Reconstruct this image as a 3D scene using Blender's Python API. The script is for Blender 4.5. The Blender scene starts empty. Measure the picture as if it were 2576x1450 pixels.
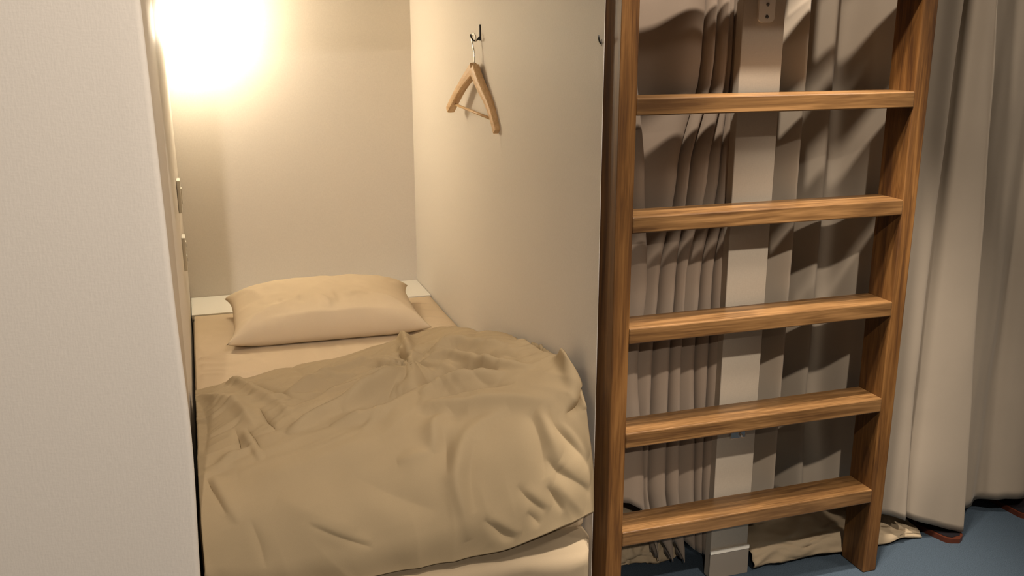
import bpy, bmesh, math, random
import numpy as np
from mathutils import Vector, Matrix
random.seed(7)
S = bpy.context.scene
C = S.collection

# ------------------------------------------------------------------ camera
cam_d = bpy.data.cameras.new('camera'); cam = bpy.data.objects.new('camera', cam_d); C.objects.link(cam)
PITCH, YAW, F = math.radians(15.06), math.radians(18.3), 2405.0
cam_d.sensor_fit = 'HORIZONTAL'; cam_d.sensor_width = 36.0
cam_d.lens = F / 2576 * 36.0
cam_d.clip_start = 0.02
cam.location = (0, 0, 1.5)
cam.rotation_euler = (math.pi / 2 - PITCH, 0, -YAW)
S.camera = cam

# ------------------------------------------------------------------ world, exposure, lights
w = bpy.data.worlds.new('world'); S.world = w; w.use_nodes = True
w.node_tree.nodes['Background'].inputs[0].default_value = (1.0, 0.93, 0.85, 1)
w.node_tree.nodes['Background'].inputs[1].default_value = 0.05
S.view_settings.view_transform = 'Standard'; S.view_settings.look = 'None'
S.view_settings.gamma = 1.0; S.view_settings.use_curve_mapping = False
S.view_settings.exposure = 0.0

def area(name, loc, power, col, size, rot=(0, 0, 0)):
    l = bpy.data.lights.new(name, 'AREA'); l.shape = 'DISK'; l.size = size; l.energy = power; l.color = col
    o = bpy.data.objects.new(name, l); C.objects.link(o); o.location = loc; o.rotation_euler = rot
    return o
COOL = (1.0, 0.87, 0.73)
ZC0 = 2.42
LAMPS = [(0.92, 1.50, ZC0, 24.0, 0.10), (1.25, 0.30, ZC0, 0.0, 0.10), (-0.35, -1.2, ZC0, 0.0, 0.10), (2.5, 0.9, ZC0, 15.0, 0.30), (1.42, 1.70, ZC0, 0.0, 0.08)]  # left-partition, right-side and over-ladder lamps are added, unseen fill
LAMP_LABELS = ['small round downlight in the corridor ceiling nearest the ladder', 'small round spot downlight in the corridor ceiling in front of the bed', 'added unseen fill spot in the corridor ceiling, aimed at the left partition', 'added unseen wide fill lamp on the right side of the corridor ceiling', 'added unseen spot in the corridor ceiling right over the ladder, brightening the rungs']
for i, (x, y, z, p, s) in enumerate(LAMPS):
    if p: area('corridor_lamp_and_fill', (x, y, z - 0.022), p, COOL, s)  # the wide right-hand one is added to brighten the right curtain
def spot(name, loc, aim, power, angle, blend):
    l = bpy.data.lights.new(name, 'SPOT'); l.energy = power; l.color = COOL; l.spot_size = math.radians(angle); l.spot_blend = blend; l.shadow_soft_size = 0.035
    o = bpy.data.objects.new(name, l); C.objects.link(o); o.location = loc
    o.rotation_euler = (Vector(aim) - Vector(loc)).to_track_quat('-Z', 'Y').to_euler()
spot('corridor_spot_and_fill', (1.25, 0.30, ZC0 - 0.022), (1.60, 2.10, 0.30), 175.0, 38, 0.70)     # tilted at the foot of the ladder
spot('corridor_spot_and_fill', (-0.35, -1.2, ZC0 - 0.022), (-0.40, 2.0, 0.45), 275.0, 56, 0.6)    # added unseen fill, tilted at the left partition and the bed
spot('corridor_spot_and_fill', (1.42, 1.70, ZC0 - 0.022), (1.42, 2.06, 0.5), 250.0, 44, 0.8)       # added over the ladder to brighten the rung tops

# ------------------------------------------------------------------ materials
def mat(name, col, rough=0.6, spec=0.3, build=None, metal=0.0, sheen=0.0, coat=0.0):
    m = bpy.data.materials.new(name); m.use_nodes = True
    nt = m.node_tree; b = nt.nodes['Principled BSDF']
    b.inputs['Base Color'].default_value = (*col, 1); b.inputs['Roughness'].default_value = rough
    b.inputs['Specular IOR Level'].default_value = spec; b.inputs['Metallic'].default_value = metal
    b.inputs['Sheen Weight'].default_value = sheen; b.inputs['Coat Weight'].default_value = coat; b.inputs['Coat Roughness'].default_value = 0.28
    if build: build(nt, b, col)
    return m
def N(nt, t, **kw):
    n = nt.nodes.new(t)
    for k, v in kw.items():
        if k in n.inputs: n.inputs[k].default_value = v
        else: setattr(n, k, v)
    return n
def coords(nt, scale):
    tc = N(nt, 'ShaderNodeTexCoord'); mp = N(nt, 'ShaderNodeMapping'); mp.inputs['Scale'].default_value = scale
    nt.links.new(tc.outputs['Object'], mp.inputs['Vector']); return mp.outputs[0]
def ramp(nt, fac, stops):
    r = N(nt, 'ShaderNodeValToRGB'); e = r.color_ramp.elements
    while len(e) < len(stops): e.new(0.5)
    for i, (p, c) in enumerate(stops): e[i].position = p; e[i].color = (*c, 1)
    nt.links.new(fac, r.inputs[0]); return r.outputs[0]
def bump(nt, b, h, strength, dist=0.001):
    bp = N(nt, 'ShaderNodeBump'); bp.inputs['Strength'].default_value = strength; bp.inputs['Distance'].default_value = dist
    nt.links.new(h, bp.inputs['Height']); nt.links.new(bp.outputs[0], b.inputs['Normal'])
def mulc(c, k): return tuple(min(1, x * k) for x in c)

def wallpaper(strength=0.35, var=0.06, scale=1.0):
    def f(nt, b, col):
        n1 = N(nt, 'ShaderNodeTexNoise'); n1.inputs['Scale'].default_value = 1.0; n1.inputs['Detail'].default_value = 4
        nt.links.new(coords(nt, (150 * scale, 150 * scale, 420 * scale)), n1.inputs['Vector'])
        n2 = N(nt, 'ShaderNodeTexNoise'); n2.inputs['Scale'].default_value = 1.0; n2.inputs['Detail'].default_value = 3
        nt.links.new(coords(nt, (420 * scale, 420 * scale, 90 * scale)), n2.inputs['Vector'])
        mx = N(nt, 'ShaderNodeMath', operation='ADD'); nt.links.new(n1.outputs[0], mx.inputs[0]); nt.links.new(n2.outputs[0], mx.inputs[1])
        hf = N(nt, 'ShaderNodeMath', operation='MULTIPLY'); hf.inputs[1].default_value = 0.5; nt.links.new(mx.outputs[0], hf.inputs[0])
        c = ramp(nt, hf.outputs[0], [(0.3, mulc(col, 1 - var)), (0.7, mulc(col, 1 + var))])
        nt.links.new(c, b.inputs['Base Color']); bump(nt, b, hf.outputs[0], strength, 0.0012)
    return f
def fabric(scale=900, var=0.05, strength=0.2):
    def f(nt, b, col):
        n1 = N(nt, 'ShaderNodeTexNoise'); n1.inputs['Scale'].default_value = scale; n1.inputs['Detail'].default_value = 2
        nt.links.new(coords(nt, (1, 1, 1)), n1.inputs['Vector'])
        n2 = N(nt, 'ShaderNodeTexNoise'); n2.inputs['Scale'].default_value = 9; n2.inputs['Detail'].default_value = 4
        nt.links.new(coords(nt, (1, 1, 1)), n2.inputs['Vector'])
        mx = N(nt, 'ShaderNodeMath', operation='ADD'); nt.links.new(n1.outputs[0], mx.inputs[0]); nt.links.new(n2.outputs[0], mx.inputs[1])
        hf = N(nt, 'ShaderNodeMath', operation='MULTIPLY'); hf.inputs[1].default_value = 0.5; nt.links.new(mx.outputs[0], hf.inputs[0])
        c = ramp(nt, hf.outputs[0], [(0.32, mulc(col, 1 - var)), (0.68, mulc(col, 1 + var))])
        nt.links.new(c, b.inputs['Base Color']); bump(nt, b, n1.outputs[0], strength, 0.0006)
    return f
def woodgrain(axis, dark, mid, light, k=1.0):
    def f(nt, b, col):
        sc = [26 * k, 26 * k, 26 * k]; sc['xyz'.index(axis)] = 2.2 * k
        v = coords(nt, tuple(sc))
        n1 = N(nt, 'ShaderNodeTexNoise'); n1.inputs['Scale'].default_value = 1.0; n1.inputs['Detail'].default_value = 5; n1.inputs['Distortion'].default_value = 1.6
        nt.links.new(v, n1.inputs['Vector'])
        sc2 = [260, 260, 260]; sc2['xyz'.index(axis)] = 8
        n2 = N(nt, 'ShaderNodeTexNoise'); n2.inputs['Scale'].default_value = 1.0; n2.inputs['Detail'].default_value = 3
        nt.links.new(coords(nt, tuple(sc2)), n2.inputs['Vector'])
        a = N(nt, 'ShaderNodeMath', operation='MULTIPLY'); a.inputs[1].default_value = 0.7; nt.links.new(n1.outputs[0], a.inputs[0])
        c2 = N(nt, 'ShaderNodeMath', operation='MULTIPLY_ADD'); c2.inputs[1].default_value = 0.3
        nt.links.new(n2.outputs[0], c2.inputs[0]); nt.links.new(a.outputs[0], c2.inputs[2])
        c = ramp(nt, c2.outputs[0], [(0.36, dark), (0.5, mid), (0.64, light)])
        nt.links.new(c, b.inputs['Base Color']); bump(nt, b, c2.outputs[0], 0.15, 0.001)
    return f
def carpet(nt, b, col):
    n1 = N(nt, 'ShaderNodeTexNoise'); n1.inputs['Scale'].default_value = 420; n1.inputs['Detail'].default_value = 4
    nt.links.new(coords(nt, (1, 1, 1)), n1.inputs['Vector'])
    c = ramp(nt, n1.outputs[0], [(0.3, mulc(col, 0.7)), (0.7, mulc(col, 1.3))])
    nt.links.new(c, b.inputs['Base Color']); bump(nt, b, n1.outputs[0], 0.8, 0.004)

M = {}
M['paper_white'] = mat('white_wallpaper', (0.80, 0.745, 0.68), 0.5, 0.35, wallpaper(0.5, 0.03, 0.55))
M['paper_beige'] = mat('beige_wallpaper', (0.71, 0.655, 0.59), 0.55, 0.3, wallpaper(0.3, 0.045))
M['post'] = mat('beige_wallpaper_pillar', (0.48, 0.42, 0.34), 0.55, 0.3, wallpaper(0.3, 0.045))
M['edge_shade'] = mat('beige_wall_shade_tone', (0.50, 0.425, 0.335), 0.45, 0.35)  # darker wall tone, shade painted on the near inner face
M['paint'] = mat('cream_paint', (0.72, 0.68, 0.62), 0.6)
M['white_wood'] = mat('white_lacquer', (0.80, 0.77, 0.70), 0.4, 0.4)
M['carpet'] = mat('blue_carpet', (0.066, 0.092, 0.122), 0.95, 0.1, carpet)
M['duvet'] = mat('tan_cotton_duvet', (0.375, 0.288, 0.175), 0.8, 0.15, fabric(800, 0.05, 0.15))
M['sheet'] = mat('tan_cotton_sheet', (0.56, 0.445, 0.31), 0.8, 0.15, fabric(800, 0.05, 0.15))
M['futon'] = mat('tan_futon_cover', (0.40, 0.315, 0.21), 0.8, 0.15, fabric(800, 0.05, 0.15))
M['pillow'] = mat('tan_cotton_pillowcase', (0.60, 0.49, 0.35), 0.8, 0.15, fabric(800, 0.04, 0.15))
M['curtain'] = mat('taupe_curtain', (0.34, 0.285, 0.222), 0.75, 0.2, fabric(1100, 0.04, 0.1), sheen=0.1)
M['curtain_dark'] = mat('brown_taupe_curtain', (0.30, 0.235, 0.18), 0.75, 0.2, fabric(1100, 0.04, 0.1), sheen=0.1)
WD, WM, WL = (0.070, 0.028, 0.008), (0.135, 0.058, 0.014), (0.215, 0.100, 0.028)
M['wood_v'] = mat('brown_stained_wood_upright', WM, 0.52, 0.4, woodgrain('z', WD, WM, WL))
M['wood_h'] = mat('brown_stained_wood_rung', WM, 0.42, 0.4, woodgrain('x', (0.080, 0.036, 0.011), (0.155, 0.078, 0.026), (0.26, 0.138, 0.052)), coat=0.35)
M['hanger'] = mat('pale_beech', (0.66, 0.43, 0.22), 0.4, 0.4, woodgrain('y', (0.56, 0.35, 0.17), (0.66, 0.43, 0.22), (0.74, 0.51, 0.28)))
M['chrome'] = mat('bright_steel', (0.75, 0.72, 0.68), 0.25, 0.5, metal=1.0)
M['black_metal'] = mat('dark_metal', (0.05, 0.045, 0.04), 0.45, 0.5, metal=0.4)
M['plastic'] = mat('white_plastic', (0.78, 0.75, 0.68), 0.35, 0.5)
M['plate'] = mat('pale_painted_steel', (0.85, 0.80, 0.7), 0.35, 0.5)
M['screw'] = mat('screw_steel', (0.16, 0.14, 0.12), 0.4, 0.5, metal=0.8)
M['leather'] = mat('reddish_brown_leather', (0.085, 0.022, 0.010), 0.45, 0.4, fabric(300, 0.1, 0.2))
M['lining'] = mat('dark_lining', (0.012, 0.010, 0.012), 0.9, 0.1)
M['skirting'] = mat('grey_vinyl_skirting', (0.26, 0.225, 0.185), 0.6, 0.3)
def emis(name, col, st):
    m = bpy.data.materials.new(name); m.use_nodes = True; nt = m.node_tree
    b = nt.nodes['Principled BSDF']; b.inputs['Base Color'].default_value = (0.9, 0.88, 0.82, 1)
    b.inputs['Emission Color'].default_value = (*col, 1); b.inputs['Emission Strength'].default_value = st
    return m
M['globe'] = emis('glowing_opal_glass', (1.0, 0.87, 0.64), 90.0)
M['diffuser'] = emis('downlight_diffuser', COOL, 20.0)

# ------------------------------------------------------------------ object helpers
def link(name, verts, faces, m, root=None, smooth=False, kind=None):
    off = Vector(root.location) if root else Vector((0, 0, 0))
    if root and root.parent: off += Vector(root.parent.location)
    me = bpy.data.meshes.new(name)
    me.from_pydata([tuple(Vector(v) - off) for v in verts], [], [list(f) for f in faces]); me.update()
    if m: me.materials.append(m)
    if smooth:
        for p in me.polygons: p.use_smooth = True
    o = bpy.data.objects.new(name, me); C.objects.link(o)
    if root: o.parent = root
    if kind: o['kind'] = kind
    return o
def from_bm(name, bm, m, root=None, smooth=False, kind=None):
    bmesh.ops.recalc_face_normals(bm, faces=bm.faces)
    vs = [v.co.copy() for v in bm.verts]; bm.verts.index_update()
    fs = [[v.index for v in f.verts] for f in bm.faces]; bm.free()
    return link(name, vs, fs, m, root, smooth, kind)
def tag(o, label=None, cat=None, group=None, kind=None):
    if label: o['label'] = label
    if cat: o['category'] = cat
    if group: o['group'] = group
    if kind: o['kind'] = kind
    return o
def empty(name, loc, label=None, cat=None, group=None):
    o = bpy.data.objects.new(name, None); C.objects.link(o); o.location = loc; o.empty_display_size = 0.05
    return tag(o, label, cat, group)
def add_box(bm, a, b, bev=0.0, seg=2):
    vs = [bm.verts.new((x, y, z)) for x in (a[0], b[0]) for y in (a[1], b[1]) for z in (a[2], b[2])]
    idx = [(0, 1, 3, 2), (4, 6, 7, 5), (0, 4, 5, 1), (2, 3, 7, 6), (0, 2, 6, 4), (1, 5, 7, 3)]
    fs = [bm.faces.new([vs[i] for i in f]) for f in idx]
    if bev > 0:
        es = list({e for f in fs for e in f.edges})
        bmesh.ops.bevel(bm, geom=es, offset=bev, segments=seg, affect='EDGES', profile=0.5)
def box(name, a, b, m, root=None, bev=0.0, kind=None, seg=2):
    bm = bmesh.new(); add_box(bm, a, b, bev, seg); return from_bm(name, bm, m, root, False, kind)
def add_tube(bm, pts, r, n=10, cap=True):
    pts = [Vector(p) for p in pts]; rs = r if isinstance(r, (list, tuple)) else [r] * len(pts)
    rings = []; prev = None
    for i, p in enumerate(pts):
        t = (pts[min(i + 1, len(pts) - 1)] - pts[max(i - 1, 0)]).normalized()
        u = prev if prev else (Vector((0, 0, 1)) if abs(t.z) < 0.9 else Vector((1, 0, 0)))
        u = (u - t * u.dot(t)).normalized(); prev = u; v = t.cross(u)
        rings.append([bm.verts.new(p + (u * math.cos(k * 2 * math.pi / n) + v * math.sin(k * 2 * math.pi / n)) * rs[i]) for k in range(n)])
    for a, b in zip(rings, rings[1:]):
        for k in range(n): bm.faces.new([a[k], a[(k + 1) % n], b[(k + 1) % n], b[k]])
    if cap:
        bm.faces.new(rings[0][::-1]); bm.faces.new(rings[-1])
def tube(name, pts, r, m, root=None, n=10):
    bm = bmesh.new(); add_tube(bm, pts, r, n); return from_bm(name, bm, m, root, True)
def lathe(bm, prof, origin, axis='z', n=32):
    o = Vector(origin); rings = []
    for r, h in prof:
        ring = []
        for k in range(n):
            a = 2 * math.pi * k / n; p = (r * math.cos(a), r * math.sin(a), h)
            if axis == 'y': p = (p[0], p[2], p[1])
            if axis == 'x': p = (p[2], p[0], p[1])
            ring.append(bm.verts.new(o + Vector(p)))
        rings.append(ring)
    for a, b in zip(rings, rings[1:]):
        for k in range(n): bm.faces.new([a[k], a[(k + 1) % n], b[(k + 1) % n], b[k]])
    bm.faces.new(rings[0][::-1]); bm.faces.new(rings[-1])
def prism_y(bm, outline, y0, y1):
    a = [bm.verts.new((x, y0, z)) for x, z in outline]; b = [bm.verts.new((x, y1, z)) for x, z in outline]
    n = len(a); bm.faces.new(a[::-1]); bm.faces.new(b)
    for k in range(n): bm.faces.new([a[k], a[(k + 1) % n], b[(k + 1) % n], b[k]])
def grid_faces(nu, nv, base=0):
    return [(base + j * nu + i, base + j * nu + i + 1, base + (j + 1) * nu + i + 1, base + (j + 1) * nu + i) for j in range(nv - 1) for i in range(nu - 1)]
def catmull(P, n):
    """resample control rows P (k x d) to n points, Catmull-Rom through the points"""
    P = np.asarray(P, float); k = len(P); Q = np.concatenate([(2 * P[0] - P[1])[None], P, (2 * P[-1] - P[-2])[None]])
    t = np.linspace(0, k - 1, n); i = np.minimum(t.astype(int), k - 2); f = (t - i)[:, None] if P.ndim == 2 else (t - i)
    if P.ndim == 3: f = (t - i)[:, None, None]
    a, b, c, d = Q[i], Q[i + 1], Q[i + 2], Q[i + 3]
    return 0.5 * (2 * b + (c - a) * f + (2 * a - 5 * b + 4 * c - d) * f ** 2 + (3 * b - a - 3 * c + d) * f ** 3)
def vnoise(x, y, seed=0):
    """smooth value noise on arrays, -1..1"""
    r = np.random.RandomState(seed); T = r.uniform(-1, 1, (64, 64))
    xi = np.floor(x).astype(int); yi = np.floor(y).astype(int); fx = x - xi; fy = y - yi
    fx = fx * fx * (3 - 2 * fx); fy = fy * fy * (3 - 2 * fy)
    g = lambda a, b: T[a % 64, b % 64]
    return (g(xi, yi) * (1 - fx) + g(xi + 1, yi) * fx) * (1 - fy) + (g(xi, yi + 1) * (1 - fx) + g(xi + 1, yi + 1) * fx) * fy
def stroke_field(U, V, pts, wid, odd=0.0):
    """fold profile around a polyline in cloth space, tapered to its ends: 0 = ridge, 1 = one-sided tuck"""
    pts = np.asarray(pts, float)
    if len(pts) > 2: pts = catmull(pts, 4 * len(pts))
    best = np.full(U.shape, 1e9); tt = np.zeros(U.shape); sg = np.zeros(U.shape); L = [0]
    for a, b in zip(pts, pts[1:]): L.append(L[-1] + np.hypot(*(b - a)))
    for k, (a, b) in enumerate(zip(pts, pts[1:])):
        d = b - a; l2 = max((d ** 2).sum(), 1e-12)
        t = np.clip(((U - a[0]) * d[0] + (V - a[1]) * d[1]) / l2, 0, 1)
        dist = np.hypot(U - a[0] - t * d[0], V - a[1] - t * d[1]); m = dist < best
        best = np.where(m, dist, best); tt = np.where(m, (L[k] + t * math.sqrt(l2)) / max(L[-1], 1e-9), tt)
        sg = np.where(m, np.sign(d[0] * (V - a[1]) - d[1] * (U - a[0])), sg)
    q = np.clip(np.sin(np.pi * np.clip(tt, 0, 1)), 0, 1); taper = q ** 0.8
    wv = wid * (0.7 + 0.5 * q)
    g = np.exp(-(best / wv) ** 1.45)
    return taper * (g * (1 - odd) + odd * (g - 0.75 * np.exp(-((best * sg - 1.5 * wv) / (1.3 * wv)) ** 2)))

# ------------------------------------------------------------------ room
XL, XR, YB, ZC = -0.067, 0.90, 4.076, 2.42
box('floor', (-3, -1.6, -0.1), (4.2, 4.3, 0.0), M['carpet'], kind='structure')
box('ceiling', (-3, -1.6, ZC), (4.2, 4.3, ZC + 0.1), M['paint'], kind='structure')
box('wall_front', (-3, -1.7, 0), (4.2, -1.6, ZC), M['paper_white'], kind='structure')
box('wall_far_left', (-3.1, -1.7, 0), (-3, 4.3, ZC), M['paper_white'], kind='structure')
box('wall_far_right', (4.2, -1.7, 0), (4.3, 4.3, ZC), M['paper_white'], kind='structure')
box('wall_back', (-3, YB, 0), (4.2, YB + 0.1, ZC), M['paper_beige'], kind='structure')
# left partition: papered end facing the corridor, its free edge slightly bowed
zs = [0, 0.33, 0.6, 0.70, 0.78, 0.89, 1.26, 1.6, ZC]
xs = [-0.067, -0.066, -0.0565, -0.0555, -0.0585, -0.0635, -0.0695, -0.0755, -0.080]
zz = np.linspace(0, ZC, 60); xx = np.interp(zz, zs, xs)
xx = np.convolve(np.pad(xx, 2, mode='edge'), np.ones(5) / 5, 'valid')
prof = []   # (dx, y) rounded near edge, going from front-left to inner face
R = 0.012
ring = [(-2.9, 2.0)] + [(-0.28, 2.0), (-0.055, 2.0)] + [(-R + R * math.sin(a), 2.0 + R - R * math.cos(a)) for a in np.linspace(0, math.pi / 2, 6)]
verts = []
for z, x in zip(zz, xx):
    for k, (dx, y) in enumerate(ring): verts.append((dx if k == 0 else x + dx, y, z))
    verts.append((XL, 2.06, z)); verts.append((XL - 0.004, 2.6, z)); verts.append((XL - 0.001 - 0.010 * max(0, (z - 0.5)), YB - 0.001, z)); verts.append((-2.9, YB - 0.001, z))
nr = len(ring) + 4; faces = []
for j in range(len(zz) - 1):
    for i in range(nr): faces.append((j * nr + i, j * nr + (i + 1) % nr, (j + 1) * nr + (i + 1) % nr, (j + 1) * nr + i))
faces.append(list(range(nr))[::-1]); faces.append([(len(zz) - 1) * nr + i for i in range(nr)])
wl = link('wall_left', verts, faces, M['paper_white'], None, True, 'structure')
wl.data.materials.append(M['paper_beige']); wl.data.materials.append(M['edge_shade'])
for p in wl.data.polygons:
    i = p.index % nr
    if len(p.vertices) == 4 and i >= len(ring) - 1: p.material_index = 2 if i <= len(ring) else 1  # near part of the inner face gets the painted shade tone
    if i in (len(ring) + 1, len(ring) + 2, len(ring) + 3, 0): p.use_smooth = False
# right partition of the sleeping box, with a thin papered skin running to the ladder
bm = bmesh.new()
ol = [(XR, 2.057), (XR, YB), (0.95, YB), (0.95, 2.12), (0.9115, 2.12), (0.9115, 2.092), (XR + 0.0012, 2.057)]
lo = [bm.verts.new((x, y, 0)) for x, y in ol]; hi = [bm.verts.new((x, y, ZC)) for x, y in ol]
bm.faces.new(lo); bm.faces.new(hi)
for k in range(len(ol)): bm.faces.new([lo[k], lo[(k + 1) % len(ol)], hi[(k + 1) % len(ol)], hi[k]])
from_bm('wall_right', bm, M['paper_beige'], None, False, 'structure')
box('wall_far_bunk', (2.95, 2.1, 0), (3.0, YB, ZC), M['paper_beige'], kind='structure')
# underside of the upper bunks
box('ceiling_bunk_left', (XL, 2.13, 1.78), (XR, YB, 1.90), M['paint'], kind='structure')
box('ceiling_bunk_right', (0.95, 2.094, 1.795), (2.95, YB, 1.90), M['paint'], kind='structure')
# pillar between the curtains
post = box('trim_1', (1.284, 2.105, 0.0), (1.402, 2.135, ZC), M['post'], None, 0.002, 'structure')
post['label'] = 'pale flat pillar between two curtains behind the ladder'
sk = box('skirting', (1.281, 2.100, 0.0), (1.405, 2.1049, 0.078), M['skirting'], post, 0.001)
sk['label'] = 'grey vinyl skirting strip'
bd = box('skirting_bead', (1.281, 2.098, 0.0785), (1.405, 2.1049, 0.090), M['plate'], post, 0.001)
bd['label'] = 'pale bead above the skirting'

for i, (x, y, z, p, s) in enumerate(LAMPS):
    t = empty('ceiling_light_and_fill', (x, y, ZC), LAMP_LABELS[i], 'ceiling light', None)  # fixtures are drawn for the added fill lamps too
    bm = bmesh.new()
    lathe(bm, [(s * 0.5, 0.0), (s * 0.75, 0.0), (s * 0.75, -0.004), (s * 0.62, -0.010), (s * 0.5, -0.006)], (x, y, ZC), 'z', 40)
    from_bm('trim_ring', bm, M['plastic'], t, True)
    bm = bmesh.new(); lathe(bm, [(s * 0.48, -0.001), (s * 0.49, -0.003), (s * 0.3, -0.005)], (x, y, ZC), 'z', 32)
    from_bm('diffuser', bm, M['diffuser'], t, True)

# ------------------------------------------------------------------ ladder
lad = empty('bunk_ladder', (1.337, 2.04, 0), 'brown stained wooden bunk ladder with flat rungs standing on the carpet', 'ladder')
LY0, LY1 = 1.994, 2.092
for x0 in (0.913, 1.718):
    box('stile', (x0, LY0, 0.0), (x0 + 0.044, LY1, 2.35), M['wood_v'], lad, 0.003)
r0 = None
for k in range(8):
    zt = 0.262 + k * 0.273
    bm = bmesh.new(); add_box(bm, (0.956, LY0 - 0.002, zt - 0.040), (1.719, LY1 - 0.002, zt), 0.003)
    r = from_bm('rung', bm, M['wood_h'], None)
    r.parent = lad
    for v in r.data.vertices: v.co -= Vector(lad.location) + Vector((0, 0, k * 0.273))
    r.location = (0, 0, k * 0.273)
    if k: # shift grain between rungs by sliding local coordinates
        for v in r.data.vertices: v.co += Vector((3.1 * k, 0, 1.7 * k))
        r.location -= Vector((3.1 * k, 0, 1.7 * k))

# ------------------------------------------------------------------ bed
def pillowy(name, a, b, m, root, rad=0.03, sag=0.006, seed=1, n=(60, 60)):
    """soft-edged slab: rounded box with gentle waves on top and front"""
    bm = bmesh.new(); add_box(bm, a, b)
    bmesh.ops.bevel(bm, geom=list(bm.edges), offset=rad, segments=4, affect='EDGES', profile=0.5)
    bmesh.ops.subdivide_edges(bm, edges=[e for e in bm.edges if e.calc_length() > 0.12], cuts=24, use_grid_fill=True)
    for v in bm.verts:
        x, y, z = v.co
        d = vnoise(np.array([x * 7 + 3.3]), np.array([y * 6 + z * 9 + 11.7]), seed)[0] + 0.5 * vnoise(np.array([x * 19]), np.array([y * 17 + z * 23]), seed + 5)[0]
        v.co.z += sag * d * (1 if z > a[2] + 0.01 else 0)
        if y < a[1] + 0.04: v.co.y += sag * 1.2 * d
    return from_bm(name, bm, m, root, True)
bed = empty('bed', (0.416, 3.0, 0), 'low bed with tan sheet in the lit sleeping box on the left', 'bed')
pillowy('bed_base', (XL + 0.006, 1.955, 0.0), (XR - 0.001, 3.80, 0.245), M['futon'], bed, 0.03, 0.005, 3)
pillowy('mattress', (XL + 0.006, 2.085, 0.235), (XR - 0.003, 3.807, 0.42), M['sheet'], bed, 0.026, 0.004, 9)
sx_, sy_ = np.meshgrid(np.linspace(XL + 0.012, XR - 0.008, 150), np.linspace(2.55, 3.800, 190))
SHEET_STROKES = [([(-.06, 3.27), (-.02, 3.25), (.04, 3.255), (.12, 3.235)], .012, .010), ([(-.06, 3.25), (-.01, 3.22), (.06, 3.20), (.14, 3.20)], .011, -.010), ([(-.06, 3.20), (.0, 3.17), (.08, 3.16)], .014, .009),
                 ([(-.06, 3.12), (.0, 3.105), (.07, 3.09)], .010, -.008), ([(-.06, 3.10), (.02, 3.07), (.10, 3.05), (.2, 3.05)], .014, .009), ([(-.055, 3.4), (-.045, 3.3), (-.05, 3.2), (-.045, 3.0)], .010, -.008),
                 ([(.12, 3.26), (.14, 3.18), (.17, 3.12)], .012, .004), ([(.24, 3.25), (.26, 3.17)], .010, .004), ([(.33, 3.25), (.34, 3.16), (.36, 3.1)], .010, -.004), ([(.42, 3.26), (.42, 3.18)], .010, .005), ([(.5, 3.26), (.51, 3.17)], .011, .004), ([(.58, 3.27), (.6, 3.2)], .010, -.004),
                 ([(.78, 3.7), (.83, 3.66), (.88, 3.65)], .012, .006), ([(.80, 3.62), (.85, 3.60), (.88, 3.6)], .010, -.006), ([(.78, 3.5), (.84, 3.46), (.885, 3.45)], .014, .006), ([(.8, 3.38), (.86, 3.35), (.885, 3.35)], .012, .005)]
sz_ = 0.4235 + 0.0018 * vnoise(sx_ * 9, sy_ * 9, 51) + 0.0012 * vnoise(sx_ * 24, sy_ * 20, 52)
for pts, wd, a in SHEET_STROKES: sz_ = sz_ + a * stroke_field(sx_, sy_, pts, wd, 0.3)
ed_ = np.minimum(np.minimum((sx_ - XL) / 0.03, (XR - sx_) / 0.03), (3.803 - sy_) / 0.03)
sz_ = np.maximum(sz_, 0.4212) - 0.012 * np.clip(1 - ed_, 0, 1) ** 2
sh_ = link('fitted_sheet', list(zip(sx_.ravel(), sy_.ravel(), sz_.ravel())), grid_faces(150, 190), M['sheet'], bed, True)
for v in bed.children[0].data.vertices:   # front right corner stays clear of the ladder
    y = v.co.y + bed.location.y; lim_ = XR - 0.001 - max(0.0, 2.07 - y) * 0.46 - bed.location.x
    v.co.x = min(v.co.x, lim_)
led = empty('headboard_ledge', (0.416, 3.94, 0), 'white wooden ledge at the head of the bed behind the pillow', 'ledge')
box('top_board', (XL + 0.002, 3.808, 0.402), (XR - 0.002, YB - 0.001, 0.422), M['white_wood'], led, 0.002)
box('front_board', (XL + 0.002, 3.822, 0.0), (XR - 0.002, 3.84, 0.4015), M['white_wood'], led, 0.001)

# pillow
def make_pillow():
    nu, nv = 90, 64
    u = np.linspace(-1, 1, nu); v = np.linspace(-1, 1, nv); U, V = np.meshgrid(u, v)
    W, D, T = 0.362, 0.235, 0.104
    # outline: sides drawn in between the corners
    inx = 1 - 0.085 * (1 - V ** 4); iny = 1 - 0.09 * (1 - U ** 4)
    X = U * W * inx; Y = V * D * iny
    hb = (np.clip(1 - np.abs(U) ** 3.2, 0, 1) ** 0.55) * (np.clip(1 - np.abs(V) ** 5.5, 0, 1) ** 0.5)
    top = T * hb * (0.9 + 0.1 * V); bot = -0.058 * hb
    # wrinkles on the front half
    for pts, wd, a in PILLOW_STROKES: top = top + 1.5 * a * stroke_field(U, V * 0.7, [(p, q * 0.7) for p, q in pts], wd) * np.clip(hb * 3, 0, 1)
    edge = np.clip(hb * 2.5, 0, 1)
    top = top + edge * (0.0025 * vnoise(U * 6 + 9, V * 4 + 3, 21) + 0.0012 * vnoise(U * 15, V * 9, 22))
    return U, V, X, Y, top, bot, nu, nv
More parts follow.
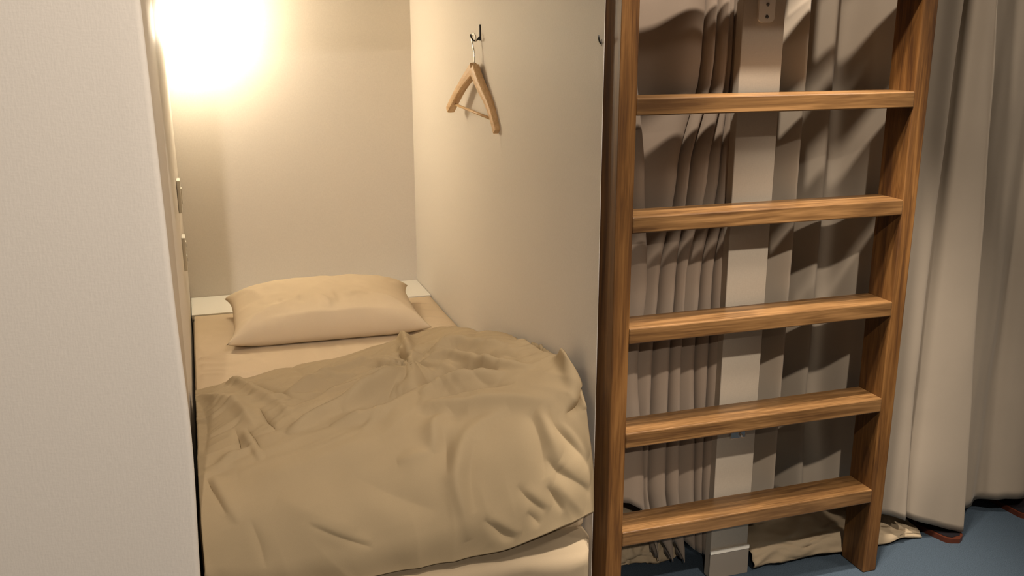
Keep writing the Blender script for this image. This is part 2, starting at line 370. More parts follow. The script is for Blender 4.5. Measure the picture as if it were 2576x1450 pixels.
PILLOW_STROKES = [
    ([(-0.95, -0.9), (-0.6, -0.55), (-0.35, -0.3)], 0.07, 0.008),
    ([(-0.95, 0.8), (-0.75, 0.3), (-0.7, 0.0)], 0.05, 0.007),
    ([(-0.08, -0.15), (0.0, -0.5), (0.02, -0.75)], 0.035, 0.007),
    ([(0.1, -0.05), (0.14, -0.3), (0.12, -0.6)], 0.03, -0.006),
    ([(0.25, -0.1), (0.3, -0.35)], 0.03, 0.004),
    ([(-0.28, -0.15), (-0.25, -0.5)], 0.035, -0.005),
    ([(-0.5, -0.2), (-0.52, -0.55)], 0.035, -0.004),
    ([(0.95, -0.95), (0.7, -0.5), (0.5, -0.2)], 0.08, 0.009),
    ([(0.9, 0.85), (0.75, 0.4)], 0.05, -0.005),
    ([(-0.7, -0.80), (0.0, -0.82), (0.85, -0.78)], 0.03, 0.004),
]
U, V, X, Y, top, bot, nu, nv = make_pillow()
pc = Vector((0.415, 3.50, 0.475)); tilt = math.radians(5); yawp = math.radians(-1.5)
Rm = Matrix.Rotation(yawp, 3, 'Z') @ Matrix.Rotation(tilt, 3, 'X')
pv = [Rm @ Vector((a, b, c)) + pc for a, b, c in zip(X.ravel(), Y.ravel(), top.ravel())]
off = len(pv)
pv += [Rm @ Vector((a, b, c)) + pc for a, b, c in zip(X.ravel(), Y.ravel(), bot.ravel())]
pf = grid_faces(nu, nv) + [f[::-1] for f in grid_faces(nu, nv, off)]
bm = bmesh.new(); bv = [bm.verts.new(p) for p in pv]
for f in pf: bm.faces.new([bv[i] for i in f])
bmesh.ops.remove_doubles(bm, verts=bm.verts, dist=0.0004)
for v in bm.verts:   # flattened where it rests on the mattress
    if v.co.z < 0.4290: v.co.z = 0.4290 + 0.02 * (v.co.z - 0.4290)
pil = from_bm('pillow', bm, M['pillow'], None, True)
tag(pil, 'plump tan pillow lying at the head of the bed', 'pillow')

# duvet -----------------------------------------------------------
DUV_X = [-0.055, 0.06, 0.20, 0.40, 0.60, 0.76, 0.882]
KNOT = (0.54, 0.48)     # the gathered knot in cloth metres
DUV = [  # per column: (Y, z) from the back hem to the front hem
    [(2.82, .432), (2.79, .468), (2.70, .497), (2.58, .505), (2.40, .505), (2.24, .485), (2.10, .437), (2.035, .34), (2.03, .268)],
    [(2.86, .432), (2.82, .475), (2.73, .503), (2.60, .515), (2.40, .515), (2.24, .495), (2.09, .437), (2.02, .33), (2.012, .264)],
    [(2.90, .432), (2.86, .478), (2.75, .513), (2.60, .525), (2.40, .53), (2.22, .51), (2.08, .44), (2.012, .335), (2.00, .262)],
    [(2.95, .432), (2.91, .485), (2.80, .522), (2.63, .54), (2.42, .55), (2.22, .525), (2.07, .45), (2.005, .345), (1.995, .266)],
    [(3.06, .432), (3.01, .485), (2.87, .537), (2.68, .56), (2.45, .58), (2.25, .57), (2.08, .50), (2.005, .38), (1.99, .275)],
    [(3.13, .432), (3.06, .50), (2.88, .552), (2.65, .59), (2.42, .615), (2.24, .62), (2.09, .565), (2.015, .43), (1.99, .305)],
    [(2.86, .432), (2.82, .50), (2.70, .58), (2.52, .62), (2.37, .645), (2.23, .655), (2.11, .632), (2.05, .50), (2.03, .32)],
]
def duvet_surface(nu, nv):
    P = np.array([[(x, y, z) for (y, z) in col] for x, col in zip(DUV_X, DUV)])      # cols x rows x 3
    G = np.stack([catmull(c, nv) for c in P], 1)            # nv x cols x 3
    k = len(DUV_X); t = np.linspace(0, 1, nu)
    Q = catmull(np.transpose(G, (1, 0, 2)), 400)            # 400 x nv x 3, uneven in x
    out = np.zeros((nv, nu, 3)); xs_t = np.linspace(DUV_X[0], DUV_X[-1], nu)
    for j in range(nv):
        for c in range(3): out[j, :, c] = np.interp(xs_t, Q[:, j, 0], Q[:, j, c])
    return out
#STROKES_BEGIN
DUVET_STROKES = [   # fold lines: points in cloth metres (across, along), half width, height
    ([(0.555, 0.401), (0.587, 0.42), (0.62, 0.427)], 0.014, -0.016),
    ([(0.534, 0.334), (0.538, 0.401), (0.546, 0.467)], 0.012, -0.012),
    ([(0.616, 0.0), (0.538, 0.501), (0.506, 0.605)], 0.016, 0.016),
    ([(0.591, 0.501), (0.677, 0.447), (0.796, 0.541)], 0.022, 0.016),
    ([(0.669, 0.494), (0.739, 0.573), (0.784, 0.683)], 0.014, -0.014),
    ([(0.538, 0.514), (0.632, 0.521), (0.702, 0.625), (0.804, 0.773)], 0.016, 0.012),
    ([(0.51, 0.651), (0.575, 0.599), (0.653, 0.625), (0.731, 0.702)], 0.016, -0.018),
    ([(0.514, 0.683), (0.567, 0.676), (0.645, 0.702), (0.735, 0.738)], 0.016, 0.013),
    ([(0.518, 0.72), (0.6, 0.738), (0.673, 0.762), (0.743, 0.807)], 0.014, -0.01),
    ([(0.309, 0.638), (0.391, 0.586), (0.477, 0.554), (0.526, 0.508)], 0.02, 0.014),
    ([(0.342, 0.689), (0.436, 0.644), (0.514, 0.644)], 0.018, -0.012),
    ([(0.186, 0.528), (0.26, 0.474), (0.358, 0.427), (0.465, 0.395)], 0.016, -0.012),
    ([(0.15, 0.447), (0.227, 0.407), (0.354, 0.328), (0.506, 0.323)], 0.02, 0.01),
    ([(0.191, 0.638), (0.289, 0.592), (0.411, 0.534)], 0.016, -0.016),
    ([(0.162, 0.702), (0.264, 0.631), (0.407, 0.573)], 0.02, 0.012),
    ([(0.268, 0.702), (0.362, 0.689), (0.452, 0.676)], 0.02, 0.008),
    ([(0.497, 0.72), (0.583, 0.785), (0.71, 0.852), (0.812, 0.933)], 0.024, 0.01),
    ([(0.489, 0.756), (0.534, 0.796), (0.608, 0.835)], 0.02, -0.006),
    ([(0.567, 0.796), (0.522, 0.819), (0.506, 0.863), (0.493, 0.894)], 0.022, 0.012),
    ([(0.493, 0.894), (0.456, 0.889), (0.407, 0.884)], 0.018, 0.007),
    ([(0.53, 0.841), (0.53, 0.889), (0.518, 0.967)], 0.018, -0.006),
    ([(0.702, 0.879), (0.628, 0.879), (0.575, 0.904), (0.534, 0.976), (0.542, 1.057), (0.546, 1.114)], 0.022, 0.011),
    ([(0.6, 0.914), (0.571, 0.972), (0.567, 1.063)], 0.022, -0.006),
    ([(0.739, 0.914), (0.755, 0.988), (0.755, 1.063)], 0.022, -0.009),
    ([(0.763, 0.919), (0.784, 1.008), (0.796, 1.066)], 0.022, 0.009),
    ([(0.788, 0.928), (0.792, 0.98), (0.833, 1.046), (0.866, 1.094)], 0.01, -0.01),
    ([(0.804, 0.972), (0.845, 1.046), (0.87, 1.084)], 0.016, 0.01),
    ([(0.763, 1.028), (0.792, 1.07), (0.87, 1.126)], 0.011, -0.01),
    ([(0.792, 1.05), (0.829, 1.092), (0.87, 1.116)], 0.02, 0.012),
    ([(0.677, 1.046), (0.706, 1.081), (0.747, 1.114)], 0.01, -0.008),
    ([(0.698, 1.057), (0.735, 1.092), (0.763, 1.112)], 0.012, 0.005),
    ([(0.751, 1.075), (0.776, 1.104), (0.796, 1.128)], 0.009, -0.008),
    ([(0.776, 1.078), (0.812, 1.116), (0.849, 1.145)], 0.014, 0.007),
    ([(0.587, 1.081), (0.628, 1.116), (0.665, 1.135)], 0.01, -0.008),
    ([(0.604, 1.081), (0.653, 1.114), (0.682, 1.128)], 0.012, 0.005),
    ([(0.694, 1.1), (0.722, 1.123), (0.731, 1.133)], 0.009, -0.007),
    ([(0.882, 0.187), (0.878, 0.346), (0.874, 0.541), (0.882, 0.802)], 0.01, -0.02),
    ([(0.882, 0.25), (0.882, 0.541), (0.882, 0.779)], 0.012, 0.01),
    ([(0.882, 0.726), (0.882, 0.868), (0.882, 0.942), (0.882, 0.984), (0.878, 1.004)], 0.018, 0.018),
    ([(0.882, 0.868), (0.882, 0.942), (0.866, 0.98), (0.825, 0.976)], 0.013, -0.016),
    ([(-0.047, 0.283), (-0.03, 0.487), (-0.039, 0.726)], 0.03, -0.012),
    ([(-0.039, 0.807), (-0.002, 0.796), (0.027, 0.768), (0.08, 0.738)], 0.014, 0.01),
    ([(-0.039, 0.83), (-0.022, 0.889), (0.002, 0.959)], 0.01, -0.006),
    ([(-0.022, 0.835), (-0.006, 0.904), (0.027, 0.98)], 0.014, 0.007),
    ([(0.039, 0.586), (0.047, 0.702), (0.039, 0.779)], 0.01, -0.006),
    ([(0.06, 0.618), (0.084, 0.762), (0.092, 0.813)], 0.01, 0.007),
    ([(0.068, 0.605), (0.096, 0.773)], 0.008, -0.006),
    ([(0.105, 0.481), (0.125, 0.605), (0.141, 0.676)], 0.008, -0.007),
    ([(0.076, 0.169), (0.113, 0.272), (0.162, 0.388), (0.219, 0.494)], 0.01, -0.009),
    ([(0.043, 0.02), (0.105, 0.346), (0.158, 0.481), (0.186, 0.618)], 0.018, 0.009),
    ([(-0.002, 0.133), (0.043, 0.133), (0.084, 0.25)], 0.012, 0.009),
    ([(-0.047, 0.225), (-0.006, 0.311), (0.055, 0.454), (0.088, 0.618)], 0.02, 0.012),
    ([(0.178, 1.0), (0.248, 1.039), (0.321, 1.078)], 0.009, -0.0028),
    ([(0.182, 0.992), (0.252, 1.032), (0.321, 1.063)], 0.014, 0.003),
    ([(0.051, 0.972), (0.068, 1.028), (0.076, 1.081)], 0.01, -0.003),
    ([(0.289, 0.894), (0.391, 0.972), (0.481, 1.035)], 0.03, -0.006),
    ([(0.035, 0.846), (0.125, 0.852), (0.244, 0.824), (0.375, 0.785)], 0.05, 0.008),
    ([(0.117, 0.933), (0.203, 0.988), (0.289, 1.028)], 0.04, 0.006),
    ([(0.191, 0.644), (0.252, 0.651), (0.321, 0.638)], 0.015611624983327086, -0.003680696241045336),
    ([(0.281, 0.434), (0.321, 0.407), (0.362, 0.401)], 0.015342227289325477, -0.003087521718471861),
    ([(0.219, 0.0), (0.248, 0.288), (0.301, 0.24)], 0.014828627258145708, -0.003523850855188772),
    ([(-0.03, 0.592), (0.019, 0.586), (0.068, 0.541)], 0.011026565686220539, -0.003920254200434999),
    ([(0.015, 0.395), (0.06, 0.388), (0.113, 0.334)], 0.01412865097838564, -0.0038819520021759982),
    ([(0.211, 0.72), (0.281, 0.689), (0.35, 0.676)], 0.011829780285648727, -0.002527623877899941),
    ([(0.068, 0.67), (0.125, 0.67), (0.182, 0.644)], 0.011330112252755386, -0.003637036149294142),
    ([(0.145, 0.46), (0.203, 0.427), (0.26, 0.44)], 0.015875497815721177, -0.0038984409533410523),
    ([(0.088, 0.508), (0.15, 0.474), (0.207, 0.46)], 0.015206170477311253, -0.0020934542373978833),
    ([(0.006, 0.72), (0.047, 0.732), (0.084, 0.708)], 0.015710219147138497, -0.0030249920242248953),
    ([(0.334, 0.44), (0.391, 0.447), (0.452, 0.434)], 0.012836486081022558, -0.002073263159885655),
    ([(0.371, 0.352), (0.424, 0.37), (0.485, 0.346)], 0.012699797633129223, 0.003090288074196478),
    ([(0.653, 0.599), (0.69, 0.605), (0.722, 0.638)], 0.0127566983493955, -0.004323058928849232),
    ([(0.555, 0.756), (0.6, 0.779), (0.645, 0.813)], 0.012375840882773187, -0.00491133020298133),
    ([(0.706, 0.501), (0.882, 0.041), (0.825, 0.547)], 0.013353717124672529, -0.005962600972230203),
    ([(0.718, 0.56), (0.78, 0.586), (0.821, 0.676)], 0.011491990511096875, -0.005689467794010726),
    ([(0.636, 0.651), (0.682, 0.744), (0.743, 0.779)], 0.011814159958366493, -0.005377678092263714),
    ([(0.661, 0.58), (0.702, 0.618), (0.731, 0.695)], 0.01328822001780235, 0.005919631766965929),
]
#STROKES_END
nu, nv = 300, 340
B = duvet_surface(nu, nv)
du = np.gradient(B, axis=1); dv = np.gradient(B, axis=0); nn = np.cross(du, dv); nn /= np.linalg.norm(nn, axis=2, keepdims=True)
if nn[nv // 2, nu // 2, 2] < 0: nn = -nn
# parameters in metres along the cloth so that stroke widths are real sizes
arc = np.concatenate([[0], np.cumsum(np.linalg.norm(np.diff(B[:, nu // 2], axis=0), axis=1))])
Ug, Vg = np.meshgrid(np.linspace(DUV_X[0], DUV_X[-1], nu), arc)
Hh = np.zeros((nv, nu))
for k_, (pts, wd, a) in enumerate(DUVET_STROKES): Hh += (1.9 if k_ == 2 else 3.1 if 8 < k_ < 16 else 2.5 if k_ < 17 or 35 < k_ < 40 else 1.15 if 24 < k_ < 36 else 1.6) * a * stroke_field(Ug, Vg, pts, wd * 0.9, 0.15)
Hh += 0.004 * vnoise(Ug * 6 + 5, Vg * 5 + 2, 31) + 0.0022 * vnoise(Ug * 16 + 5, Vg * 11 + 2, 32)
def ridged(x, y, seed): return 1 - 2 * np.abs(vnoise(x, y, seed))
warp = 0.05 * vnoise(Ug * 4, Vg * 4, 33)
# folds running out from the gathered knot, and long creases across the upper part
KU, KV = KNOT
dU, dV_ = Ug - KU, (Vg - KV) * 1.3
rr = np.hypot(dU, dV_) + 1e-6; th = np.arctan2(dV_, dU)
Hh += 0.015 * np.clip(ridged(th * 3.4 + 7, rr * 2.2 + 3 + warp * 8, 36), -0.3, 1) * np.exp(-((rr - 0.09) / 0.20) ** 2) * np.clip(rr / 0.05, 0, 1)
Hh += 0.005 * np.clip(ridged(th * 7.5 + 2, rr * 3 + 9, 37), -0.3, 1) * np.exp(-((rr - 0.12) / 0.26) ** 2) * np.clip(rr / 0.06, 0, 1)
mask = np.clip((0.92 - Vg) / 0.35, 0.06, 1) * np.clip(Vg / 0.12, 0, 1)
Hh += 0.006 * np.clip(ridged((Ug + warp) * 3.2 + 2, (Vg + Ug * 0.42 + warp) * 17, 34), -0.4, 1) * mask
Hh += 0.0026 * np.clip(ridged((Ug - warp) * 7 + 4, (Vg + Ug * 0.5 + warp) * 38, 35), -0.4, 1) * mask
# tucks gathered along the right side and the front hem
sd_ = np.exp(-((Ug - 0.86) / 0.10) ** 2) * np.clip((Vg - 0.65) * 5, 0, 1)
Hh += 0.007 * np.clip(ridged((Ug + warp) * 5, (Vg - Ug * 1.1 + warp) * 13, 38), -0.4, 1) * sd_
hm_ = np.clip((Vg - (Vg.max() - 0.16)) / 0.14, 0, 1)
Hh += 0.005 * ridged((Ug - Vg * 0.25 + warp) * 11, Vg * 4, 39) * hm_
Dv = B + nn * Hh[..., None]
Dv[..., 0] = np.clip(Dv[..., 0], XL + 0.004, XR - 0.004)
Dv[..., 2] = np.maximum(Dv[..., 2], np.where(Dv[..., 1] > 2.5, 0.432, np.where(Dv[..., 1] > 2.115, 0.426, 0.0)))
# right end may not run into the ladder stile
lim = 0.9125 - 0.012
m_ = (Dv[..., 1] < 2.11) & (Dv[..., 0] > lim - 0.012); Dv[..., 0] = np.where(m_, np.minimum(Dv[..., 0], lim - 0.012), Dv[..., 0])
duv = link('duvet', [tuple(p) for p in Dv.reshape(-1, 3)], grid_faces(nu, nv), M['duvet'], None, True)
tag(duv, 'rumpled tan duvet spread over the foot half of the bed', 'duvet')
sm = duv.modifiers.new('solid', 'SOLIDIFY'); sm.thickness = 0.006; sm.offset = -1

# ------------------------------------------------------------------ wall lamp
lx, ly, lz = 0.045, 3.975, 1.535
lamp = empty('wall_lamp', (lx, YB, lz), 'glowing round opal wall lamp high on the back wall', 'lamp')
bm = bmesh.new(); lathe(bm, [(0.052, -0.001), (0.055, -0.006), (0.05, -0.018), (0.03, -0.026), (0.026, -0.04)], (lx, YB, lz), 'y', 40)
from_bm('wall_mount', bm, M['plastic'], lamp, True)
bm = bmesh.new(); bmesh.ops.create_uvsphere(bm, u_segments=40, v_segments=24, radius=0.066)
for v in bm.verts: v.co += Vector((lx, ly, lz))
from_bm('glass_globe', bm, M['globe'], lamp, True)

# ------------------------------------------------------------------ plates on the left wall
def wall_plate(y0, y1, z0, z1, label, kind):
    t = empty(kind, (XL, (y0 + y1) / 2, z0), label, 'switch' if kind == 'light_switch' else 'outlet')
    box('cover_plate', (XL - 0.004, y0, z0), (XL + 0.008, y1, z1), M['plastic'], t, 0.002)
    if kind == 'light_switch':
        bm = bmesh.new(); add_box(bm, (XL + 0.0075, y0 + 0.022, z0 + 0.03), (XL + 0.012, y1 - 0.022, z1 - 0.03), 0.0015)
        from_bm('rocker', bm, M['plastic'], t)
    else:
        for zc in (z0 + 0.035, z1 - 0.035):
            s_ = box('socket', (XL + 0.0075, y0 + 0.02, zc - 0.016), (XL + 0.0105, y1 - 0.02, zc + 0.016), M['plastic'], t, 0.001)
            for dy in (-0.006, 0.006):
                box('slot', (XL + 0.0098, (y0 + y1) / 2 + dy - 0.001, zc - 0.005), (XL + 0.0108, (y0 + y1) / 2 + dy + 0.001, zc + 0.005), M['lining'], s_)
    return t
wall_plate(3.52, 3.59, 0.878, 0.994, 'white light switch plate seen edge-on on the left wall, the upper plate', 'light_switch')
wall_plate(3.52, 3.59, 0.668, 0.790, 'white outlet plate seen edge-on on the left wall, below the switch', 'wall_outlet')

# ------------------------------------------------------------------ hooks and hanger
HY = 3.045
hk = empty('wall_hook', (XR, HY, 1.474), 'small dark metal wall hook holding the wooden hanger', 'hook')
box('back_plate', (XR - 0.004, HY - 0.005, 1.470), (XR + 0.001, HY + 0.005, 1.520), M['black_metal'], hk, 0.001)
pr = [(XR - 0.003, HY, 1.482), (XR - 0.008, HY, 1.474), (XR - 0.016, HY, 1.469), (XR - 0.024, HY, 1.471), (XR - 0.030, HY, 1.479), (XR - 0.033, HY, 1.490)]
tube('prong', pr, 0.0028, M['black_metal'], hk)
hk2 = empty('wall_hook', (XR, 2.072, 1.472), 'small dark wall hook at the front end of the right wall beside the ladder', 'hook')
tube('prong', [(XR + 0.001, 2.072, 1.474), (XR - 0.003, 2.071, 1.473), (XR - 0.006, 2.069, 1.477), (XR - 0.009, 2.067, 1.484), (XR - 0.010, 2.066, 1.490)], 0.0022, M['black_metal'], hk2)
tube('back_plate', [(XR + 0.0005, 2.072, 1.466), (XR + 0.0005, 2.072, 1.482)], 0.0016, M['black_metal'], hk2)

hc = Vector((XR - 0.022, HY, 1.36))      # hanger centre below the hook
hang = empty('coat_hanger', hc, 'pale wooden coat hanger hanging from the hook on the right wall', 'hanger')
ang = math.radians(7.0)
hdir = Vector((-math.sin(ang), math.cos(ang), 0)); hnor = Vector((math.cos(ang), math.sin(ang), 0))
roll = math.radians(5.0)
def hpt(a, h, d=0.0):   # a along the hanger, h up, d off its plane
    a2 = a * math.cos(roll) - h * math.sin(roll); h2 = a * math.sin(roll) + h * math.cos(roll)
    return hc + hdir * a2 + hnor * d + Vector((0, 0, h2))
apz = 0.022
def arm(sgn):
    # centre line of one shoulder, width and thickness along it
    L = 0.212
    t = np.linspace(0, 1, 22)
    a = sgn * L * t
    h = apz - 0.165 * (0.90 * t + 0.10 * t ** 2) + 0.004 * np.sin(math.pi * t) - (0.008 * np.sin(2 * math.pi * t) if sgn < 0 else 0.0)
    d = 0.004 * t ** 2 if sgn > 0 else -0.006 * t ** 2
    hw = np.interp(t, [0, .1, .5, .85, 1], [.022, .020, .0145, .0135, .0125])
    th = np.interp(t, [0, .5, 1], [.013, .0135, .0145])
    bm = bmesh.new(); rings = []
    for i in range(len(t)):
        j0, j1 = max(0, i - 1), min(len(t) - 1, i + 1)
        ta = np.array([a[j1] - a[j0], h[j1] - h[j0]]); ta /= np.linalg.norm(ta)
        na = np.array([-ta[1], ta[0]]) * sgn
        r = []
        for k in range(12):
            q = 2 * math.pi * k / 12; cx, sx = math.cos(q), math.sin(q)
            cx = math.copysign(abs(cx) ** 0.4, cx); sx = math.copysign(abs(sx) ** 0.4, sx)
            r.append(bm.verts.new(hpt(a[i] + na[0] * hw[i] * cx, h[i] + na[1] * hw[i] * cx, d[i] + th[i] * sx)))
        rings.append(r)
    for p, q in zip(rings, rings[1:]):
        for k in range(12): bm.faces.new([p[k], p[(k + 1) % 12], q[(k + 1) % 12], q[k]])
    bm.faces.new(rings[0]); bm.faces.new(rings[-1][::-1])
    return bm
for s_ in (-1, 1): from_bm('shoulder', arm(s_), M['hanger'], hang, False)
tube('trouser_bar', [hpt(-0.178, -0.118, 0.006), hpt(0.178, -0.118, 0.003)], 0.0045, M['hanger'], hang)
wire = [hpt(0, apz + 0.010)] + [hpt(0, apz + h) for h in (0.02, 0.035, 0.048)]
cz = 1.4945 - hc.z - 0.0195
for a in np.linspace(-0.35, 3.6, 14):
    wire.append(hpt(0, 0) + Vector((0, 0, cz + 0.0 + 0.0165 * math.sin(a))) + hdir * (0.0165 * math.cos(a)))
tube('wire_hook', wire, 0.0023, M['chrome'], hang, 8)

# ------------------------------------------------------------------ brackets on the pillar
br = empty('fixing_plate', (1.345, 2.105, 1.52), 'pale steel fixing plate with screws high on the pillar behind the ladder', 'bracket')
bm = bmesh.new()
hw_, r_ = 0.0225, 0.012
z0_, z1_ = 1.520, 1.72
ol = [(1.346 - hw_, z1_), (1.346 - hw_, z0_ + r_)] + [(1.346 - hw_ + r_ - r_ * math.cos(a), z0_ + r_ - r_ * math.sin(a)) for a in np.linspace(0.2, math.pi / 2, 6)] \
   + [(1.346 + hw_ - r_ + r_ * math.sin(a), z0_ + r_ - r_ * math.cos(a)) for a in np.linspace(0, math.pi / 2, 7)] + [(1.346 + hw_, z1_)]
prism_y(bm, ol, 2.0985, 2.1065)
from_bm('plate', bm, M['plate'], br)
for zc in (1.533, 1.562, 1.60, 1.66):
    bm = bmesh.new(); lathe(bm, [(0.0045, 0.0), (0.0045, -0.001), (0.003, -0.0022), (0.001, -0.0016)], (1.347, 2.0988, zc), 'y', 16)
    from_bm('screw', bm, M['screw'], br, True)
b2 = empty('catch', (1.345, 2.105, 0.425), 'small pale metal catch low on the pillar under the fourth rung', 'bracket')
box('catch_plate', (1.322, 2.099, 0.424), (1.368, 2.1055, 0.448), M['chrome'], b2, 0.002)
bm = bmesh.new(); lathe(bm, [(0.005, 0.0), (0.005, -0.006), (0.003, -0.008)], (1.352, 2.0992, 0.434), 'y', 16)
from_bm('catch_stud', bm, M['chrome'], b2, True)

# ------------------------------------------------------------------ curtains
def curtain(name, levels, m, label, hem, npath=220, nz=70, top=1.79, folds=0.0015, seed=1):
    """levels: [(z, [(x, y), ...])] from the top down with equal point counts; hem(x) = bottom height"""
    zl = np.array([l[0] for l in levels]); P = np.array([l[1] for l in levels], float)      # L x k x 2
    Pd = np.stack([catmull(p, npath) for p in P])                                            # L x npath x 2
    base_z = np.linspace(0, 1, nz); verts = []
    hems = np.array([hem(x) for x in Pd[-1][:, 0]])
    for t in base_z:
        z = top + (hems - top) * t
        x = np.array([np.interp(-z[i], -zl, Pd[:, i, 0]) for i in range(npath)])
        y = np.array([np.interp(-z[i], -zl, Pd[:, i, 1]) for i in range(npath)])
        s = np.arange(npath) / npath
        y = y + folds * vnoise(s * 26 + 3, z * 3 + 1, seed) + folds * 1.4 * vnoise(s * 12, z * 5, seed + 1)
        verts += list(zip(x, y, z))
    o = link(name, verts, grid_faces(npath, nz), m, None, True)
    sd = o.modifiers.new('solid', 'SOLIDIFY'); sd.thickness = 0.0025; sd.offset = 0
    return tag(o, label, 'curtain')
def smooth_levels(levels, n=24):
    z = [l[0] for l in levels]; P = np.array([np.asarray(l[1], float) for l in levels])
    zi = np.linspace(z[0], z[-1], n); out = []
    idx = np.interp(-zi, -np.array(z), np.arange(len(z)))
    for k, q in zip(zi, idx):
        i = min(int(q), len(z) - 2); f = q - i; f = f * f * (3 - 2 * f); out.append((k, P[i] * (1 - f) + P[i + 1] * f))
    return out
def pleats(edges, z, start=(0.925, 2.19), end=1.325):
    pts = [start, (start[0] + 0.035, 2.180)]
    for i, e in enumerate(edges):
        p = edges[i - 1] if i else start[0] + 0.05
        fr = 2.132 + 0.008 * ((i * 5) % 3); wdt = e - p
        pts += [(p + 0.35 * wdt, fr + 0.012 + 0.1 * wdt), (e - 0.25 * wdt, fr + 0.001), (e, fr + 0.004), (e + 0.001, fr + 0.018), (e - 0.002, fr + 0.045), (e + 0.003, fr + 0.055)]
    pts += [(end, 2.20)]
    return pts
C1 = [(1.80, [1.00, 1.212, 1.236, 1.262, 1.285, 1.303, 1.310]), (1.43, [1.02, 1.199, 1.233, 1.265, 1.287, 1.302, 1.309]),
      (1.15, [1.05, 1.147, 1.178, 1.226, 1.269, 1.298, 1.307]), (0.88, [1.068, 1.110, 1.153, 1.179, 1.230, 1.262, 1.297]),
      (0.66, [1.050, 1.100, 1.146, 1.177, 1.225, 1.262, 1.292]), (0.31, [1.080, 1.100, 1.150, 1.187, 1.243, 1.264, 1.290]),
      (0.03, [1.110, 1.150, 1.190, 1.222, 1.262, 1.279, 1.300])]
hem1 = lambda x: float(np.interp(x, [.92, 1.06, 1.10, 1.13, 1.150, 1.165, 1.190, 1.20, 1.222, 1.235, 1.262, 1.30], [.26, .26, .24, .20, .055, .12, .048, .11, .045, .10, .07, .05]))
curtain('gathered_curtain', smooth_levels([(z, pleats(e, z)) for z, e in C1], 30), M['curtain_dark'],
        'brown taupe curtain gathered in pleats behind the ladder left of the pillar', hem1, 330, 80, folds=0.0005, seed=40)
def c2(z):
    k = (1.55 - z)               # slides right towards the hem
    b = max(0.0, 0.45 - z) / 0.45
    e = 0.115 * k / 1.5
    return [(1.395, 2.20), (1.44, 2.165), (1.478, 2.132), (1.490, 2.128), (1.494, 2.15), (1.500, 2.225), (1.515, 2.285), (1.56, 2.30), (1.598, 2.25 - 0.02 * b), (1.632, 2.215 - 0.03 * b),
            (1.66, 2.245 - 0.04 * b), (1.70, 2.235 - 0.06 * b), (1.735, 2.175 - 0.03 * b), (1.775, 2.125), (1.83, 2.105), (1.885, 2.115 - 0.02 * b), (1.925, 2.105 - 0.03 * b), (1.955 - 0.02 * k, 2.125 - 0.03 * b),
            (1.975 - 0.02 * k, 2.150 - 0.03 * b), (1.995 - 0.01 * k, 2.115 - 0.02 * b), (2.002 + e * 0.4, 2.085), (2.010 + e * 0.75, 2.068), (2.010 + e, 2.062), (2.016 + e, 2.068), (2.013 + e, 2.085), (2.00 + e, 2.10)]
hem2 = lambda x: float(np.interp(x, [1.40, 1.5, 1.70, 1.78, 1.9, 2.0, 2.08, 2.12, 2.2], [0.13, 0.15, 0.16, 0.13, 0.095, 0.060, 0.034, 0.024, 0.022]))
curtain('draped_curtain', [(z, c2(z)) for z in np.linspace(1.8, 0.0, 20)], M['curtain'],
        'taupe curtain draped from behind the ladder to its right side', hem2, 300, 80, folds=0.002, seed=50)
def c3(z):
    return [(2.075, 2.145), (2.09, 2.150), (2.12, 2.152), (2.17, 2.140), (2.23, 2.150), (2.29, 2.175), (2.34, 2.14), (2.42, 2.125), (2.50, 2.16), (2.58, 2.13), (2.68, 2.16), (2.78, 2.13), (2.9, 2.15)]
hem3 = lambda x: float(np.interp(x, [2.07, 2.15, 2.2, 2.3, 2.36, 2.5, 2.9], [0.07, 0.065, 0.045, 0.05, 0.06, 0.05, 0.05]))
curtain('flat_curtain', [(z, c3(z)) for z in np.linspace(1.8, 0.0, 12)], M['curtain'],
        'taupe curtain hanging nearly flat at the far right edge', hem3, 140, 60, folds=0.003, seed=60)

# ------------------------------------------------------------------ bedding of the neighbouring box, under the curtains
def spilled(name, x0, x1, ys, label, seed, fall=lambda x: 1.0):
    nu, nv = 60, 40; P = catmull(np.array(ys), nv); V = []
    for j in range(nv):
        for i in range(nu):
            u = i / (nu - 1); x = x0 + (x1 - x0) * u; y, z = P[j]
            d = vnoise(np.array([u * 5 * (x1 - x0) / 0.4 + j * 0.06]), np.array([j * 0.22 + u * 2]), seed)[0]
            r = 1 - abs(vnoise(np.array([u * 9 + j * 0.16]), np.array([j * 0.3 - u * 6]), seed + 1)[0]) * 2
            e = min(1, min(u, 1 - u) * 9); V.append((x, y + 0.008 * d - 0.006 * r * (j > 12), max(0.004, (z * (0.75 + 0.25 * e) * fall(x)) + 0.006 * d + 0.005 * max(r, 0))))
    o = link(name, V, grid_faces(nu, nv), M['futon'], None, True)
    sd = o.modifiers.new('solid', 'SOLIDIFY'); sd.thickness = 0.004; sd.offset = -1
    return tag(o, label, 'bedding')
spilled('bed_cover', 1.425, 2.012, [(2.62, .105), (2.45, .105), (2.32, .105), (2.22, .10), (2.165, .09), (2.13, .065), (2.113, .04), (2.105, .012)], 'tan bed cover spilling onto the carpet behind the ladder right of the pillar', 70, lambda x: float(np.interp(x, [1.4, 1.74, 1.90, 2.06], [1.0, 1.0, 0.6, 0.20])))
spilled('bed_cover', 0.975, 1.262, [(2.62, .12), (2.45, .12), (2.36, .12), (2.30, .11), (2.265, .09), (2.24, .06), (2.23, .035), (2.225, .012)], 'tan bed cover under the pleated curtain left of the pillar', 75)

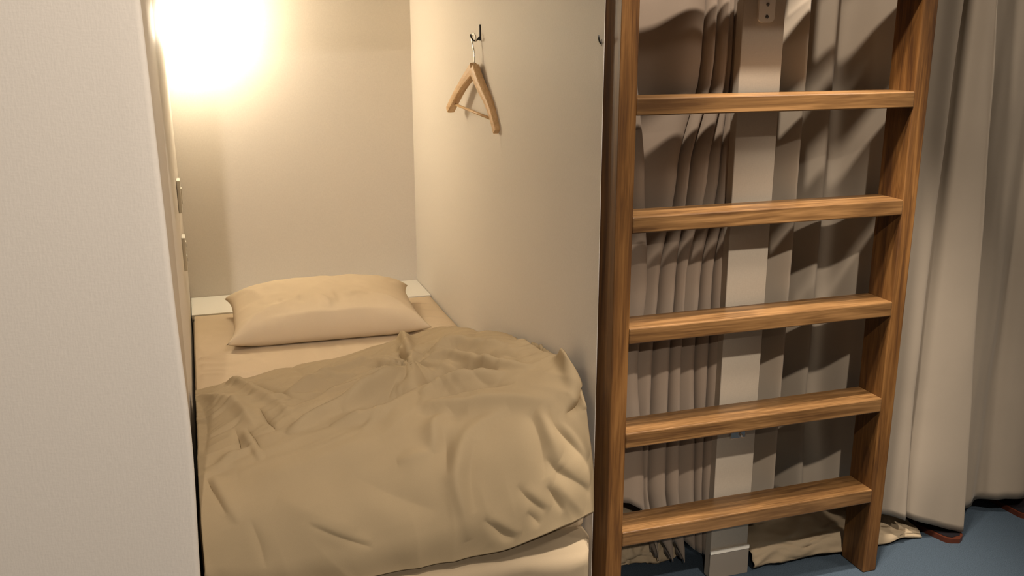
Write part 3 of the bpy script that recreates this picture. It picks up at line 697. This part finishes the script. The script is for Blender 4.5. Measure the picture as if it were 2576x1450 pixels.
# ------------------------------------------------------------------ slippers under the curtain
def slipper(loc, rz, label):
    t = empty('slipper', loc, label, 'slipper', None); t.rotation_euler = (0, 0, rz)
    L, W = 0.27, 0.10
    def outline(s):   # half width along the length, s 0 heel..1 toe
        return 0.5 * W * (0.78 + 0.22 * math.sin(s * 3.4 - 0.6)) * min(1, (s * 12) ** 0.5 if s < .085 else 1) * (max(0, 1 - ((s - 0.72) / 0.28) ** 2) ** 0.5 if s > 0.72 else 1)
    bm = bmesh.new(); n = 28; lo = []; hi = []
    for sgn in (1, -1):
        rng = range(n + 1) if sgn == 1 else range(n - 1, 0, -1)
        for i in rng:
            s = i / n; x = sgn * max(outline(s), 0.0005); y = (0.5 - s) * L
            lo.append(bm.verts.new((x, y, 0.0))); hi.append(bm.verts.new((x, y, 0.016)))
    k = len(lo); bm.faces.new(lo[::-1]); bm.faces.new(hi)
    for i in range(k): bm.faces.new([lo[i], lo[(i + 1) % k], hi[(i + 1) % k], hi[i]])
    so = from_bm('sole', bm, M['leather'], None, False); so.parent = t
    bm = bmesh.new(); ring = []
    for sgn in (1, -1):
        rng = range(1, n) if sgn == 1 else range(n - 1, 0, -1)
        for i in rng: ring.append(bm.verts.new((sgn * max(outline(i / n) - 0.006, 0.0004), (0.5 - (0.02 + 0.96 * i / n)) * L, 0.0172)))
    bm.faces.new(ring)
    ins = from_bm('insole', bm, M['lining'], None, False); ins.parent = t; ins['label'] = 'dark insole'
    bm = bmesh.new(); rows = []
    for j in range(14):
        s = 0.46 + 0.535 * j / 13; row = []
        hgt = 0.042 * (1 - ((s - 0.46) / 0.56) ** 2.2) ** 0.5 if s < 1 else 0
        for i in range(15):
            q = math.pi * i / 14; row.append(bm.verts.new((math.cos(q) * max(outline(s), 0.0005) * 1.02, (0.5 - s) * L, 0.014 + math.sin(q) ** 0.8 * hgt)))
        rows.append(row)
    for a, b in zip(rows, rows[1:]):
        for i in range(14): bm.faces.new([a[i], a[i + 1], b[i + 1], b[i]])
    up = from_bm('upper', bm, M['leather'], None, True); up.parent = t
    sd = up.modifiers.new('solid', 'SOLIDIFY'); sd.thickness = 0.003
    return t
slipper((2.085, 2.172, 0.0), math.pi + 0.12, 'reddish brown slipper with its heel end peeking out under the draped curtain hem')
slipper((2.445, 2.215, 0.0), math.pi - 0.08, 'reddish brown slipper under the flat curtain at the right edge')
